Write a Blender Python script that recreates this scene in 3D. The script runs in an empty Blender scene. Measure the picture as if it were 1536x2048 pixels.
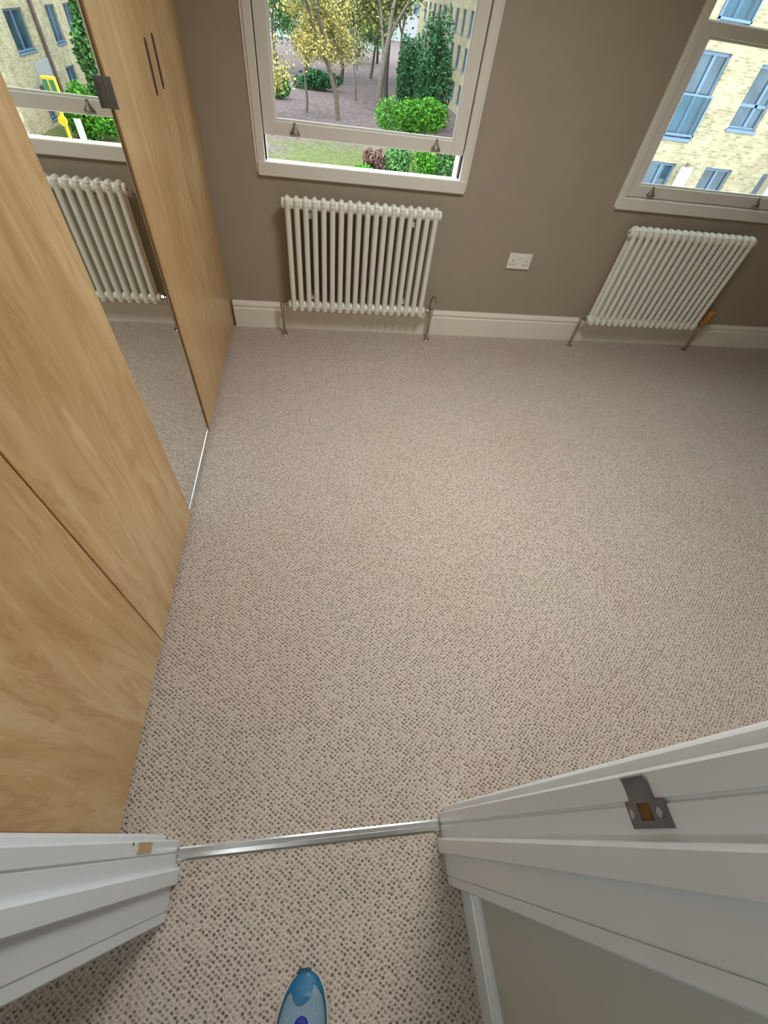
import bpy, bmesh, math, random
from mathutils import Vector, Matrix

random.seed(7)
scn = bpy.context.scene
COL = scn.collection

# ---------------------------------------------------------------- camera
F_PX, PITCH, YAW, ROLL, CAM_H = 820.62, -0.8968, 0.2385, 0.1652, 1.42
cp, sp = math.cos(PITCH), math.sin(PITCH)
fw = Vector((math.sin(YAW) * cp, math.cos(YAW) * cp, sp))
rt = Vector((math.cos(YAW), -math.sin(YAW), 0))
up = rt.cross(fw)
RV = rt * math.cos(ROLL) + up * math.sin(ROLL)
UV_ = -rt * math.sin(ROLL) + up * math.cos(ROLL)
cd = bpy.data.cameras.new('camera')
cam = bpy.data.objects.new('camera', cd)
COL.objects.link(cam)
cd.sensor_fit = 'VERTICAL'
cd.sensor_height = 36.0
cd.lens = F_PX / 2048 * 36.0
cd.clip_start = 0.02
cd.clip_end = 600
m3 = Matrix((RV, UV_, -fw)).transposed()
cam.matrix_world = Matrix.Translation((0, 0, CAM_H)) @ m3.to_4x4()
scn.camera = cam

# ---------------------------------------------------------------- world, sun, added fill lights, exposure
world = bpy.data.worlds.new('world')
scn.world = world
world.use_nodes = True
bg = world.node_tree.nodes['Background']
bg.inputs['Color'].default_value = (0.78, 0.89, 1.0, 1)
bg.inputs['Strength'].default_value = 8.0

sl = bpy.data.lights.new('sun', 'SUN')
sl.energy = 2.2
sl.color = (1.0, 0.92, 0.76)
sl.angle = math.radians(3)
sun = bpy.data.objects.new('sun', sl)
COL.objects.link(sun)
sun.rotation_euler = Vector((0.62, 0.66, -0.62)).to_track_quat('-Z', 'Y').to_euler()

def fill_light(name, loc, power, size, color, spread=180):
    l = bpy.data.lights.new(name, 'AREA')
    l.shape = 'DISK'
    l.size = size
    l.energy = power
    l.color = color
    l.spread = math.radians(spread)
    o = bpy.data.objects.new(name, l)
    COL.objects.link(o)
    o.location = loc
    return o
fill_light('bedroom_fill_light', (0.7, 1.15, 2.44), 24, 0.6, (1.0, 0.985, 0.965), 132)  # unseen light, added to lift the room where daylight alone is too dark
fill_light('hall_fill_light', (-0.75, -0.60, 2.44), 6.5, 0.3, (0.90, 0.96, 1.0))  # unseen cool light, added to brighten the hall and the door jambs

vs = scn.view_settings
vs.view_transform = 'Standard'
vs.look = 'None'
vs.exposure = 0.0
vs.gamma = 1.0
vs.use_curve_mapping = False

# ---------------------------------------------------------------- helpers
def tag(o, label=None, cat=None, group=None, kind=None):
    if label: o['label'] = label
    if cat: o['category'] = cat
    if group: o['group'] = group
    if kind: o['kind'] = kind
    return o

def empty(name, loc=(0, 0, 0), rz=0.0, parent=None):
    o = bpy.data.objects.new(name, None)
    o.empty_display_size = 0.1
    COL.objects.link(o)
    o.location = loc
    o.rotation_euler = (0, 0, rz)
    if parent: o.parent = parent
    return o

def finish(name, bm, mat, parent=None, smooth=False, loc=None):
    bmesh.ops.recalc_face_normals(bm, faces=bm.faces)
    me = bpy.data.meshes.new(name)
    bm.to_mesh(me)
    bm.free()
    if smooth:
        me.polygons.foreach_set('use_smooth', [True] * len(me.polygons))
        if smooth != 'full':
            try: me.set_sharp_from_angle(angle=math.radians(38))
            except Exception: pass
    return linkme(name, me, mat, parent, loc)

def linkme(name, me, mat, parent=None, loc=None):
    if mat and not me.materials: me.materials.append(mat)
    o = bpy.data.objects.new(name, me)
    COL.objects.link(o)
    if parent: o.parent = parent
    if loc: o.location = loc
    return o

def box(bm, x0, x1, y0, y1, z0, z1, bev=0.0, seg=1):
    vs_ = [bm.verts.new((x, y, z)) for x in (x0, x1) for y in (y0, y1) for z in (z0, z1)]
    idx = [(0, 1, 3, 2), (4, 6, 7, 5), (0, 4, 5, 1), (2, 3, 7, 6), (0, 2, 6, 4), (1, 5, 7, 3)]
    fs = [bm.faces.new([vs_[i] for i in q]) for q in idx]
    if bev > 0:
        es = list({e for f in fs for e in f.edges})
        bmesh.ops.bevel(bm, geom=es, offset=bev, segments=seg, affect='EDGES', profile=0.6)
    return fs

def boxobj(name, mat, parent, *b, bev=0.0, seg=1):
    bm = bmesh.new()
    box(bm, *b, bev=bev, seg=seg)
    return finish(name, bm, mat, parent)

def ring(bm, c, ax1, ax2, r, n=10, ry=None):
    ry = r if ry is None else ry
    return [bm.verts.new(Vector(c) + Vector(ax1) * (r * math.cos(2 * math.pi * i / n)) + Vector(ax2) * (ry * math.sin(2 * math.pi * i / n))) for i in range(n)]

def bridge(bm, a, b):
    n = len(a)
    for i in range(n):
        bm.faces.new((a[i], a[(i + 1) % n], b[(i + 1) % n], b[i]))

def lathe(bm, prof, base, axis=(0, 0, 1), n=12, cap=True):
    """prof: list of (radius, along-axis)"""
    ax = Vector(axis).normalized()
    a1 = ax.orthogonal().normalized()
    a2 = ax.cross(a1)
    rs = [ring(bm, Vector(base) + ax * h, a1, a2, max(r, 1e-4), n) for r, h in prof]
    for p, q in zip(rs, rs[1:]): bridge(bm, p, q)
    if cap:
        bm.faces.new(rs[0]); bm.faces.new(rs[-1])

def tube(bm, pts, radii, n=8, cap=True):
    pts = [Vector(p) for p in pts]
    prev = None
    a1 = None
    for i, p in enumerate(pts):
        d = (pts[min(i + 1, len(pts) - 1)] - pts[max(i - 1, 0)]).normalized()
        if a1 is None: a1 = d.orthogonal().normalized()
        else:
            a1 = (a1 - d * a1.dot(d))
            a1 = a1.normalized() if a1.length > 1e-6 else d.orthogonal().normalized()
        r = radii[i] if isinstance(radii, (list, tuple)) else radii
        cur = ring(bm, p, a1, d.cross(a1), r, n)
        if prev: bridge(bm, prev, cur)
        elif cap: bm.faces.new(cur)
        prev = cur
    if cap: bm.faces.new(prev)

def extrude_profile(bm, prof, path_a, path_b):
    """prof: list of points (Vector) closed; swept from offset path_a to path_b"""
    A = [bm.verts.new(Vector(p) + Vector(path_a)) for p in prof]
    B = [bm.verts.new(Vector(p) + Vector(path_b)) for p in prof]
    bridge(bm, A, B)
    bm.faces.new(A); bm.faces.new(B)

def wall_holes(u0, u1, z0, z1, holes, t, fn):
    """wall slab with rectangular holes; fn(u, z, d) -> xyz, d in [0, t]"""
    us = sorted({u0, u1, *[h[0] for h in holes], *[h[1] for h in holes]})
    zs = sorted({z0, z1, *[h[2] for h in holes], *[h[3] for h in holes]})
    us = [u for u in us if u0 <= u <= u1]; zs = [z for z in zs if z0 <= z <= z1]
    bm = bmesh.new()
    cache = {}
    def V(i, j, d):
        k = (i, j, d)
        if k not in cache: cache[k] = bm.verts.new(fn(us[i], zs[j], d))
        return cache[k]
    def solid(i, j):
        if i < 0 or j < 0 or i >= len(us) - 1 or j >= len(zs) - 1: return False
        cu, cz = (us[i] + us[i + 1]) / 2, (zs[j] + zs[j + 1]) / 2
        return not any(h[0] < cu < h[1] and h[2] < cz < h[3] for h in holes)
    for i in range(len(us) - 1):
        for j in range(len(zs) - 1):
            if not solid(i, j): continue
            for d in (0, t):
                bm.faces.new((V(i, j, d), V(i + 1, j, d), V(i + 1, j + 1, d), V(i, j + 1, d)))
            if not solid(i - 1, j): bm.faces.new((V(i, j, 0), V(i, j + 1, 0), V(i, j + 1, t), V(i, j, t)))
            if not solid(i + 1, j): bm.faces.new((V(i + 1, j, 0), V(i + 1, j + 1, 0), V(i + 1, j + 1, t), V(i + 1, j, t)))
            if not solid(i, j - 1): bm.faces.new((V(i, j, 0), V(i + 1, j, 0), V(i + 1, j, t), V(i, j, t)))
            if not solid(i, j + 1): bm.faces.new((V(i, j + 1, 0), V(i + 1, j + 1, 0), V(i + 1, j + 1, t), V(i, j + 1, t)))
    return bm

# ---------------------------------------------------------------- materials
def srgb(r, g, b):
    f = lambda c: (c / 255 / 12.92) if c / 255 <= 0.04045 else ((c / 255 + 0.055) / 1.055) ** 2.4
    return (f(r), f(g), f(b), 1)

class NT:
    def __init__(s, name):
        s.m = bpy.data.materials.new(name)
        s.m.use_nodes = True
        s.t = s.m.node_tree
        s.p = s.t.nodes['Principled BSDF']
        s.out = s.t.nodes['Material Output']
    def n(s, typ, **kw):
        nd = s.t.nodes.new(typ)
        for k, v in kw.items(): setattr(nd, k, v)
        return nd
    def l(s, a, b): s.t.links.new(a, b)
    def math(s, op, a, b=None, c=None):
        nd = s.n('ShaderNodeMath', operation=op)
        for i, v in enumerate((a, b, c)):
            if v is None: continue
            if isinstance(v, (int, float)): nd.inputs[i].default_value = v
            else: s.l(v, nd.inputs[i])
        return nd.outputs[0]
    def coords(s, which='Object', scale=(1, 1, 1), loc=(0, 0, 0), rot=(0, 0, 0)):
        tc = s.n('ShaderNodeTexCoord')
        mp = s.n('ShaderNodeMapping')
        mp.inputs['Scale'].default_value = scale
        mp.inputs['Location'].default_value = loc
        mp.inputs['Rotation'].default_value = rot
        s.l(tc.outputs[which], mp.inputs[0])
        return mp.outputs[0]
    def noise(s, vec, scale, detail=3, rough=0.5, dist=0.0):
        nd = s.n('ShaderNodeTexNoise')
        nd.inputs['Scale'].default_value = scale
        nd.inputs['Detail'].default_value = detail
        nd.inputs['Roughness'].default_value = rough
        nd.inputs['Distortion'].default_value = dist
        s.l(vec, nd.inputs['Vector'])
        return nd
    def ramp(s, fac, stops):
        nd = s.n('ShaderNodeValToRGB')
        el = nd.color_ramp.elements
        while len(el) < len(stops): el.new(0.5)
        for e, (p, c) in zip(el, stops): e.position = p; e.color = c
        s.l(fac, nd.inputs[0])
        return nd.outputs[0]
    def mix(s, fac, a, b, mode='MIX'):
        nd = s.n('ShaderNodeMix', data_type='RGBA', blend_type=mode)
        for sock, v in ((nd.inputs[0], fac), (nd.inputs[6], a), (nd.inputs[7], b)):
            if isinstance(v, (int, float)): sock.default_value = v
            elif isinstance(v, tuple): sock.default_value = v
            else: s.l(v, sock)
        return nd.outputs[2]
    def bump(s, h, strength=0.3, dist=0.01):
        nd = s.n('ShaderNodeBump')
        nd.inputs['Strength'].default_value = strength
        nd.inputs['Distance'].default_value = dist
        s.l(h, nd.inputs['Height'])
        s.l(nd.outputs[0], s.p.inputs['Normal'])
    def set(s, col=None, rough=None, metal=None, spec=None, coat=None):
        if col is not None:
            if isinstance(col, tuple): s.p.inputs['Base Color'].default_value = col
            else: s.l(col, s.p.inputs['Base Color'])
        if rough is not None: s.p.inputs['Roughness'].default_value = rough
        if metal is not None: s.p.inputs['Metallic'].default_value = metal
        if spec is not None: s.p.inputs['Specular IOR Level'].default_value = spec
        if coat is not None: s.p.inputs['Coat Weight'].default_value = coat
        return s.m

def plain(name, col, rough=0.5, metal=0.0, spec=0.5, var=0.06, nscale=8.0, bump=0.0, bscale=60.0):
    n = NT(name)
    v = n.coords('Object')
    f = n.noise(v, nscale, 3).outputs['Fac']
    d = tuple(c * (1 - var) for c in col[:3]) + (1,)
    u = tuple(min(1, c * (1 + var)) for c in col[:3]) + (1,)
    n.set(n.ramp(f, [(0.3, d), (0.7, u)]), rough, metal, spec)
    if bump > 0:
        n.bump(n.noise(v, bscale, 2).outputs['Fac'], bump, 0.002)
    return n.m

M = {}
M['wall'] = plain('wall_paint', srgb(168, 156, 138), 0.85, spec=0.25, var=0.02, bump=0.12, bscale=180)
M['hall_wall'] = plain('hall_wall_paint', srgb(196, 194, 184), 0.85, spec=0.25, var=0.02, bump=0.12, bscale=180)
M['ceiling'] = plain('ceiling_paint', srgb(238, 236, 230), 0.9, spec=0.2, var=0.01)
M['gloss_white'] = plain('white_gloss_paint', srgb(232, 238, 242), 0.3, spec=0.5, var=0.02, bump=0.05, bscale=40)
M['cream_gloss'] = plain('cream_gloss_paint', srgb(238, 233, 220), 0.35, var=0.02)
M['window_white'] = plain('white_window_paint', srgb(228, 224, 214), 0.4, var=0.02)
M['radiator'] = plain('radiator_enamel', srgb(232, 232, 220), 0.32, var=0.015)
M['socket'] = plain('white_plastic', srgb(238, 234, 226), 0.35, var=0.01)
M['hole'] = plain('socket_hole', srgb(18, 16, 14), 0.8)
M['chrome'] = plain('chrome', srgb(196, 188, 178), 0.18, 1.0, var=0.04)
M['pewter'] = plain('brushed_nickel', srgb(140, 134, 126), 0.5, 0.75, var=0.08, nscale=60)
M['steel'] = plain('strike_steel', srgb(134, 134, 138), 0.45, 0.85, var=0.12, nscale=40)
M['screw'] = plain('screw_head', srgb(196, 194, 196), 0.3, 1.0)
M['alu'] = plain('aluminium_strip', srgb(222, 222, 220), 0.22, 1.0, var=0.06, nscale=30)
M['rust'] = plain('rusty_recess', srgb(112, 78, 34), 0.85, var=0.5, nscale=120)
M['dark'] = plain('dark_gap', srgb(36, 28, 22), 0.8)
M['slot'] = plain('finger_slot', srgb(58, 26, 20), 0.6)
M['bare_wood'] = plain('bare_wood', srgb(206, 178, 138), 0.7, var=0.12, nscale=60)
M['tan_wrap'] = plain('tan_wrapping', srgb(176, 132, 78), 0.6, var=0.22, nscale=50)
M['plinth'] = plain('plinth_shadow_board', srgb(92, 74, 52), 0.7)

def carpet():
    n = NT('loop_pile_carpet')
    tc = n.n('ShaderNodeTexCoord')
    sx = n.n('ShaderNodeSeparateXYZ')
    n.l(tc.outputs['Object'], sx.inputs[0])
    wv = n.noise(tc.outputs['Object'], 22, 2)
    wob = n.math('MULTIPLY', n.math('SUBTRACT', wv.outputs['Fac'], 0.5), 0.5)
    u = n.math('ADD', n.math('DIVIDE', sx.outputs[0], 0.0158), wob)
    v = n.math('ADD', n.math('DIVIDE', sx.outputs[1], 0.0132), wob)
    cb = n.n('ShaderNodeCombineXYZ')
    n.l(n.math('ADD', u, v), cb.inputs[0])
    n.l(n.math('SUBTRACT', u, v), cb.inputs[1])
    vo = n.n('ShaderNodeTexVoronoi', voronoi_dimensions='2D', feature='F1')
    vo.inputs['Scale'].default_value = 1.0
    vo.inputs['Randomness'].default_value = 0.42
    n.l(cb.outputs[0], vo.inputs['Vector'])
    d = vo.outputs['Distance']
    sc = n.n('ShaderNodeSeparateColor')
    n.l(vo.outputs['Color'], sc.inputs[0])
    hole = n.math('SUBTRACT', 1.0, n.math('SMOOTH_MIN', n.math('MULTIPLY', d, 2.3), 1.0, 0.25))
    hole = n.math('MULTIPLY', hole, n.math('ADD', n.math('MULTIPLY', sc.outputs[0], 0.8), 0.26))
    hole = n.math('MAXIMUM', hole, 0.0)
    # fibres
    mp = n.n('ShaderNodeMapping')
    mp.inputs['Scale'].default_value = (1, 0.5, 1)
    n.l(tc.outputs['Object'], mp.inputs[0])
    fib = n.noise(mp.outputs[0], 420, 2, 0.6).outputs['Fac']
    big = n.noise(tc.outputs['Object'], 2.3, 3, 0.55).outputs['Fac']
    base = n.ramp(big, [(0.3, srgb(196, 178, 163)), (0.5, srgb(202, 187, 174)), (0.7, srgb(198, 187, 170))])
    base = n.mix(0.55, base, n.ramp(fib, [(0.3, srgb(140, 124, 109)), (0.55, srgb(206, 193, 178)), (0.75, srgb(238, 228, 214))]))
    col = n.mix(hole, base, srgb(80, 60, 46))
    n.set(col, 0.95, spec=0.08)
    n.p.inputs['Sheen Weight'].default_value = 0.12
    h = n.math('ADD', n.math('MULTIPLY', hole, -1.0), n.math('MULTIPLY', fib, 0.35))
    n.bump(h, 0.75, 0.006)
    return n.m
M['carpet'] = carpet()

def maple():
    n = NT('maple_veneer')
    oi = n.n('ShaderNodeObjectInfo')
    tc = n.n('ShaderNodeTexCoord')
    off = n.n('ShaderNodeVectorMath', operation='SCALE')
    cb0 = n.n('ShaderNodeCombineXYZ')
    n.l(oi.outputs['Random'], cb0.inputs[0]); n.l(oi.outputs['Random'], cb0.inputs[1]); n.l(oi.outputs['Random'], cb0.inputs[2])
    n.l(cb0.outputs[0], off.inputs[0]); off.inputs['Scale'].default_value = 37.0
    ad = n.n('ShaderNodeVectorMath', operation='ADD')
    n.l(tc.outputs['Object'], ad.inputs[0]); n.l(off.outputs[0], ad.inputs[1])
    def mp(scale):
        q = n.n('ShaderNodeMapping')
        q.inputs['Scale'].default_value = scale
        n.l(ad.outputs[0], q.inputs[0])
        return q.outputs[0]
    # veneer leaves: vertical strips of slightly different tone
    strip = n.n('ShaderNodeTexVoronoi', voronoi_dimensions='1D', feature='F1')
    strip.inputs['Scale'].default_value = 5.2
    sy = n.n('ShaderNodeSeparateXYZ')
    n.l(ad.outputs[0], sy.inputs[0])
    n.l(sy.outputs[1], strip.inputs['W'])
    ss = n.n('ShaderNodeSeparateColor')
    n.l(strip.outputs['Color'], ss.inputs[0])
    broad = n.noise(mp((1, 2.6, 0.55)), 2.0, 4, 0.55, 0.6).outputs['Fac']
    cath = n.n('ShaderNodeTexWave', wave_type='BANDS', bands_direction='Y', wave_profile='SIN')
    cath.inputs['Scale'].default_value = 3.4
    cath.inputs['Distortion'].default_value = 9.0
    cath.inputs['Detail'].default_value = 3.0
    cath.inputs['Detail Scale'].default_value = 0.9
    n.l(mp((1, 1.0, 0.28)), cath.inputs['Vector'])
    fine = n.noise(mp((1, 60, 2.2)), 6, 4, 0.6, 0.2).outputs['Fac']
    flame = n.noise(mp((1, 8, 1.1)), 1.6, 5, 0.62, 2.2).outputs['Fac']
    c = n.ramp(broad, [(0.3, srgb(184, 148, 98)), (0.5, srgb(204, 170, 120)), (0.68, srgb(224, 196, 150))])
    c = n.mix(n.math('MULTIPLY', ss.outputs[0], 0.42), c, srgb(224, 186, 132))
    c = n.mix(n.math('MULTIPLY', cath.outputs['Fac'], 0.16), c, srgb(176, 132, 82))
    c = n.mix(n.ramp(flame, [(0.50, (0, 0, 0, 1)), (0.60, (0.5, 0.5, 0.5, 1)), (0.66, (0.05, 0.05, 0.05, 1))]), c, srgb(170, 124, 76))
    c = n.mix(n.ramp(flame, [(0.32, (0.5, 0.5, 0.5, 1)), (0.42, (0, 0, 0, 1))]), c, srgb(236, 208, 164))
    c = n.mix(n.math('MULTIPLY', fine, 0.22), c, srgb(182, 138, 88))
    n.set(c, 0.29, spec=0.55)
    n.bump(fine, 0.05, 0.001)
    return n.m
M['maple'] = maple()

def mirror_mat():
    n = NT('mirror_glass')
    v = n.coords('Object')
    c = n.ramp(n.noise(v, 2, 2).outputs['Fac'], [(0.3, (0.86, 0.88, 0.86, 1)), (0.7, (0.88, 0.9, 0.88, 1))])
    n.set(c, 0.0, 1.0)
    return n.m
M['mirror'] = mirror_mat()

def glass_mat(name, tint, refl=0.5):
    n = NT(name)
    n.t.nodes.remove(n.p)
    tr = n.n('ShaderNodeBsdfTransparent'); tr.inputs[0].default_value = tint
    gl = n.n('ShaderNodeBsdfGlossy'); gl.inputs['Roughness'].default_value = 0.02
    fr = n.n('ShaderNodeFresnel'); fr.inputs[0].default_value = 1.45
    mx = n.n('ShaderNodeMixShader')
    n.l(n.math('MULTIPLY', fr.outputs[0], refl), mx.inputs[0])
    n.l(tr.outputs[0], mx.inputs[1]); n.l(gl.outputs[0], mx.inputs[2])
    n.l(mx.outputs[0], n.out.inputs[0])
    return n.m
M['glass'] = glass_mat('window_glass', (0.93, 0.96, 0.95, 1))
M['balcony_glass'] = glass_mat('balcony_glass', (0.7, 0.85, 0.9, 1))

def brick(name, c1, c2, mort, axis):
    n = NT(name)
    tc = n.n('ShaderNodeTexCoord')
    s = n.n('ShaderNodeSeparateXYZ'); n.l(tc.outputs['Object'], s.inputs[0])
    cb = n.n('ShaderNodeCombineXYZ')
    n.l(s.outputs[axis], cb.inputs[0]); n.l(s.outputs[2], cb.inputs[1])
    b = n.n('ShaderNodeTexBrick')
    b.inputs['Scale'].default_value = 1.0
    b.inputs['Brick Width'].default_value = 0.235
    b.inputs['Row Height'].default_value = 0.082
    b.inputs['Mortar Size'].default_value = 0.012
    b.inputs['Color1'].default_value = c1; b.inputs['Color2'].default_value = c2; b.inputs['Mortar'].default_value = mort
    n.l(cb.outputs[0], b.inputs['Vector'])
    ns = n.noise(cb.outputs[0], 1.4, 4).outputs['Fac']
    c = n.mix(0.35, b.outputs['Color'], n.ramp(ns, [(0.35, c2), (0.65, c1)]))
    n.set(c, 0.9, spec=0.1)
    n.bump(b.outputs['Fac'], -0.4, 0.01)
    return n.m
M['brick_x'] = brick('buff_brick_front', srgb(158, 146, 116), srgb(110, 98, 74), srgb(140, 135, 120), 0)
M['blue_frame'] = plain('blue_grey_frame', srgb(78, 98, 118), 0.45, var=0.05)
M['blue_pane'] = plain('reflective_pane', srgb(40, 56, 66), 0.08, spec=0.45, var=0.6, nscale=1.2)
M['white_board'] = plain('white_board', srgb(170, 170, 170), 0.5)
M['pale_panel'] = plain('pale_render', srgb(128, 128, 126), 0.8)
M['pipe_brown'] = plain('brown_downpipe', srgb(82, 64, 58), 0.5)
M['yellow'] = plain('yellow_paint', srgb(180, 150, 8), 0.5)
M['sign_green'] = plain('green_sign_face', srgb(36, 90, 62), 0.5)
M['asphalt'] = plain('asphalt', srgb(96, 94, 94), 0.9, var=0.1)
M['bark'] = plain('bark', srgb(84, 74, 60), 0.9, var=0.3, nscale=6)
M['bark_dark'] = plain('dark_bark', srgb(48, 42, 40), 0.9, var=0.3, nscale=6)

def leafmat(name, c1, c2):
    n = NT(name)
    g = n.n('ShaderNodeNewGeometry')
    c = n.ramp(g.outputs['Random Per Island'], [(0.0, c1), (1.0, c2)])
    n.set(c, 0.6, spec=0.2)
    return n.m
M['leaf_yellow'] = leafmat('yellow_spring_leaves', srgb(112, 108, 62), srgb(190, 170, 92))
M['leaf_pale'] = leafmat('pale_green_leaves', srgb(84, 92, 50), srgb(146, 146, 82))
M['leaf_bright'] = leafmat('bright_green_leaves', srgb(36, 92, 18), srgb(84, 136, 34))
M['leaf_green'] = leafmat('mid_green_leaves', srgb(34, 84, 42), srgb(92, 132, 66))
M['leaf_dark'] = leafmat('evergreen_leaves', srgb(20, 58, 32), srgb(46, 90, 46))
M['leaf_brown'] = leafmat('dry_brown_leaves', srgb(70, 50, 42), srgb(112, 86, 74))

def ground_mat():
    n = NT('garden_ground')
    v = n.coords('Object')
    tc = n.n('ShaderNodeTexCoord')
    s = n.n('ShaderNodeSeparateXYZ'); n.l(tc.outputs['Object'], s.inputs[0])
    big = n.noise(v, 0.16, 4, 0.6).outputs['Fac']
    fine = n.noise(v, 3.5, 4, 0.65).outputs['Fac']
    earth = n.ramp(fine, [(0.3, srgb(68, 55, 54)), (0.55, srgb(98, 84, 82)), (0.8, srgb(124, 110, 106))])
    grass = n.ramp(fine, [(0.3, srgb(60, 68, 38)), (0.7, srgb(88, 94, 56))])
    # the lawn lies nearer the house, earth under the trees
    k = n.math('ADD', n.math('MULTIPLY', n.math('SUBTRACT', 46.0, s.outputs[1]), 0.16), n.math('MULTIPLY', n.math('SUBTRACT', big, 0.5), 5.0))
    k = n.math('MINIMUM', n.math('MAXIMUM', k, 0.0), 1.0)
    n.set(n.mix(k, earth, grass), 0.95, spec=0.05)
    return n.m
M['ground'] = ground_mat()

# ================================================================ ROOM SHELL
D = 2.655          # inner face of the window wall
W = -0.533         # wardrobe door plane
XL, XR = -1.14, 4.0
ZC = 2.5
WIN = [(-0.278, 0.788), (1.690, 2.756)]
ZS, ZT = 0.79, 2.16

def struct(name, bm, mat, **k):
    return tag(finish(name, bm, mat, **k), kind='structure')

bm = bmesh.new(); box(bm, XL - .3, XR + .3, -1.9, D + .25, -0.25, 0.0)
tag(finish('floor', bm, M['carpet']), 'beige brown flecked loop pile carpet covering the bedroom and hall floor', None, kind='structure')
bm = bmesh.new(); box(bm, XL - .3, XR + .3, -1.9, D + .25, ZC, ZC + .25)
struct('ceiling', bm, M['ceiling'])
struct('wall_far', wall_holes(XL - .1, XR + .1, 0, ZC, [(a, b, ZS, ZT) for a, b in WIN], 0.25, lambda u, z, d: (u, D + d, z)), M['wall'])
bm = bmesh.new(); box(bm, XL - .3, XL, 0.036, D, 0, ZC); struct('wall_left', bm, M['wall'])
bm = bmesh.new(); box(bm, XR, XR + .3, 0.0, D, 0, ZC); struct('wall_right', bm, M['wall'])

# the wall with the doorway stands a touch out of square
DOOR_ROT = -math.radians(1.25)
DO = (0.0, -0.011, 0.0)
JL, JR = -0.390, 0.304          # lining faces
YR, YH = 0.036, -0.100          # wall faces, room and hall side (door frame local)
ZH = 1.98
def dloc(u, z, d):
    return (u, YR - d, z)
o = struct('wall_door', wall_holes(-1.4, XR + .2, 0.0, ZC, [(JL - .03, JR + .03, -1, ZH + .03)], YR - YH, dloc), M['wall'])
o.location = DO; o.rotation_euler = (0, 0, DOOR_ROT)
# hall
HX = 0.350
bm = bmesh.new(); box(bm, HX, HX + .2, -1.9, -0.1385, 0, ZC); struct('wall_hall_right', bm, M['hall_wall'])
bm = bmesh.new(); box(bm, -1.35, -1.15, -1.9, -0.115, 0, ZC); struct('wall_hall_left', bm, M['hall_wall'])
bm = bmesh.new(); box(bm, -1.15, HX, -1.9, -1.7, 0, ZC); struct('wall_hall_back', bm, M['hall_wall'])

def skirting(name, length, loc, rz, h=0.160, t=0.016):
    """ogee-topped skirting board running along local +x, face towards local -y"""
    pr = [(0, 0), (-t, 0), (-t, h * .70), (-t * .95, h * .735), (-t * .66, h * .75), (-t * .66, h * .79), (-t * .9, h * .815), (-t * .92, h * .86),
          (-t * .8, h * .91), (-t * .55, h * .955), (-t * .42, h), (0, h)]
    bm = bmesh.new()
    extrude_profile(bm, [Vector((0, y, z)) for y, z in pr], (0, 0, 0), (length, 0, 0))
    o = struct(name, bm, M['gloss_white'] if 'hall' in name else M['cream_gloss'])
    o.location = loc; o.rotation_euler = (0, 0, rz)
    return o
skirting('baseboard_far', XR - W - .012, (W + .012, D - .0005, 0), 0)
skirting('baseboard_right', D - .12, (XR - .0005, D - .02, 0), -math.pi / 2)
skirting('baseboard_hall', 1.5, (HX - .0005, -0.150, 0), -math.pi / 2, h=0.120)

# ---------------------------------------------------------------- door frame (no door leaf hung in it)
df = empty('door_1', DO, DOOR_ROT)
tag(df, 'white painted door frame with stops, architraves and steel strike plate, no door leaf', None, kind='structure')
def jamb(name, pts):
    bm = bmesh.new()
    extrude_profile(bm, [Vector((x, y, 0)) for x, y in pts], (0, 0, 0.0005), (0, 0, ZH))
    return finish(name, bm, M['gloss_white'], df)
# jamb linings: plan profiles (x, y) with small rounded arrises
def lining(s, face):
    q = 0.003
    a = face; b = face + s * .034
    # s=+1: right jamb (solid lies to +x)
    return [(b, YR), (a + s * q, YR), (a, YR - q), (a, 0.012), (a + s * .0035, 0.0105), (a + s * .0035, 0.0085), (a, 0.007),
            (a, YH + q), (a + s * q, YH), (b, YH)]
jamb('jamb_lining', lining(1, JR)); jamb('jamb_lining', lining(-1, JL))
def stop(s, face):
    a = face; d = .013
    return [(a, -0.020), (a - s * (d - .004), -0.020), (a - s * d, -0.024), (a - s * d, -0.050), (a - s * (d - .003), -0.053), (a, -0.053)]
jamb('door_stop', stop(1, JR)); jamb('door_stop', stop(-1, JL))
def arch_room(s, face, rev):
    a = face + s * rev; w = 0.062; y = YR
    return [(a, y), (a, y + .010), (a + s * .004, y + .013), (a + s * .010, y + .0135), (a + s * .014, y + .0105), (a + s * .020, y + .0125), (a + s * .034, y + .018),
            (a + s * (w - .008), y + .019), (a + s * w, y + .014), (a + s * w, y)]
jamb('architrave', arch_room(1, JR, .016)); jamb('architrave', arch_room(-1, JL, .034))
def arch_hall(s, face, w):
    a = face + s * .0015; y = YH
    return [(a, y), (a, y - .016), (a + s * .003, y - .019), (a + s * (w - .004), y - .019), (a + s * w, y - .015), (a + s * w, y)]
jamb('architrave', arch_hall(1, JR, .040)); jamb('architrave', arch_hall(-1, JL, .06))
# head
bm = bmesh.new(); box(bm, JL - .03, JR + .03, YH, YR, ZH + .001, ZH + .03, bev=.002); finish('head_lining', bm, M['gloss_white'], df)
bm = bmesh.new(); box(bm, JL, JR, -.053, -.020, ZH - .013, ZH + .001, bev=.002); finish('door_stop', bm, M['gloss_white'], df)
bm = bmesh.new(); box(bm, JL - .1, JR + .08, YR, YR + .018, ZH + .012, ZH + .078, bev=.003); finish('architrave', bm, M['gloss_white'], df)
bm = bmesh.new(); box(bm, JL - .06, JR + .04, YH - .018, YH, ZH + .002, ZH + .06, bev=.003); finish('architrave', bm, M['gloss_white'], df)

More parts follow.
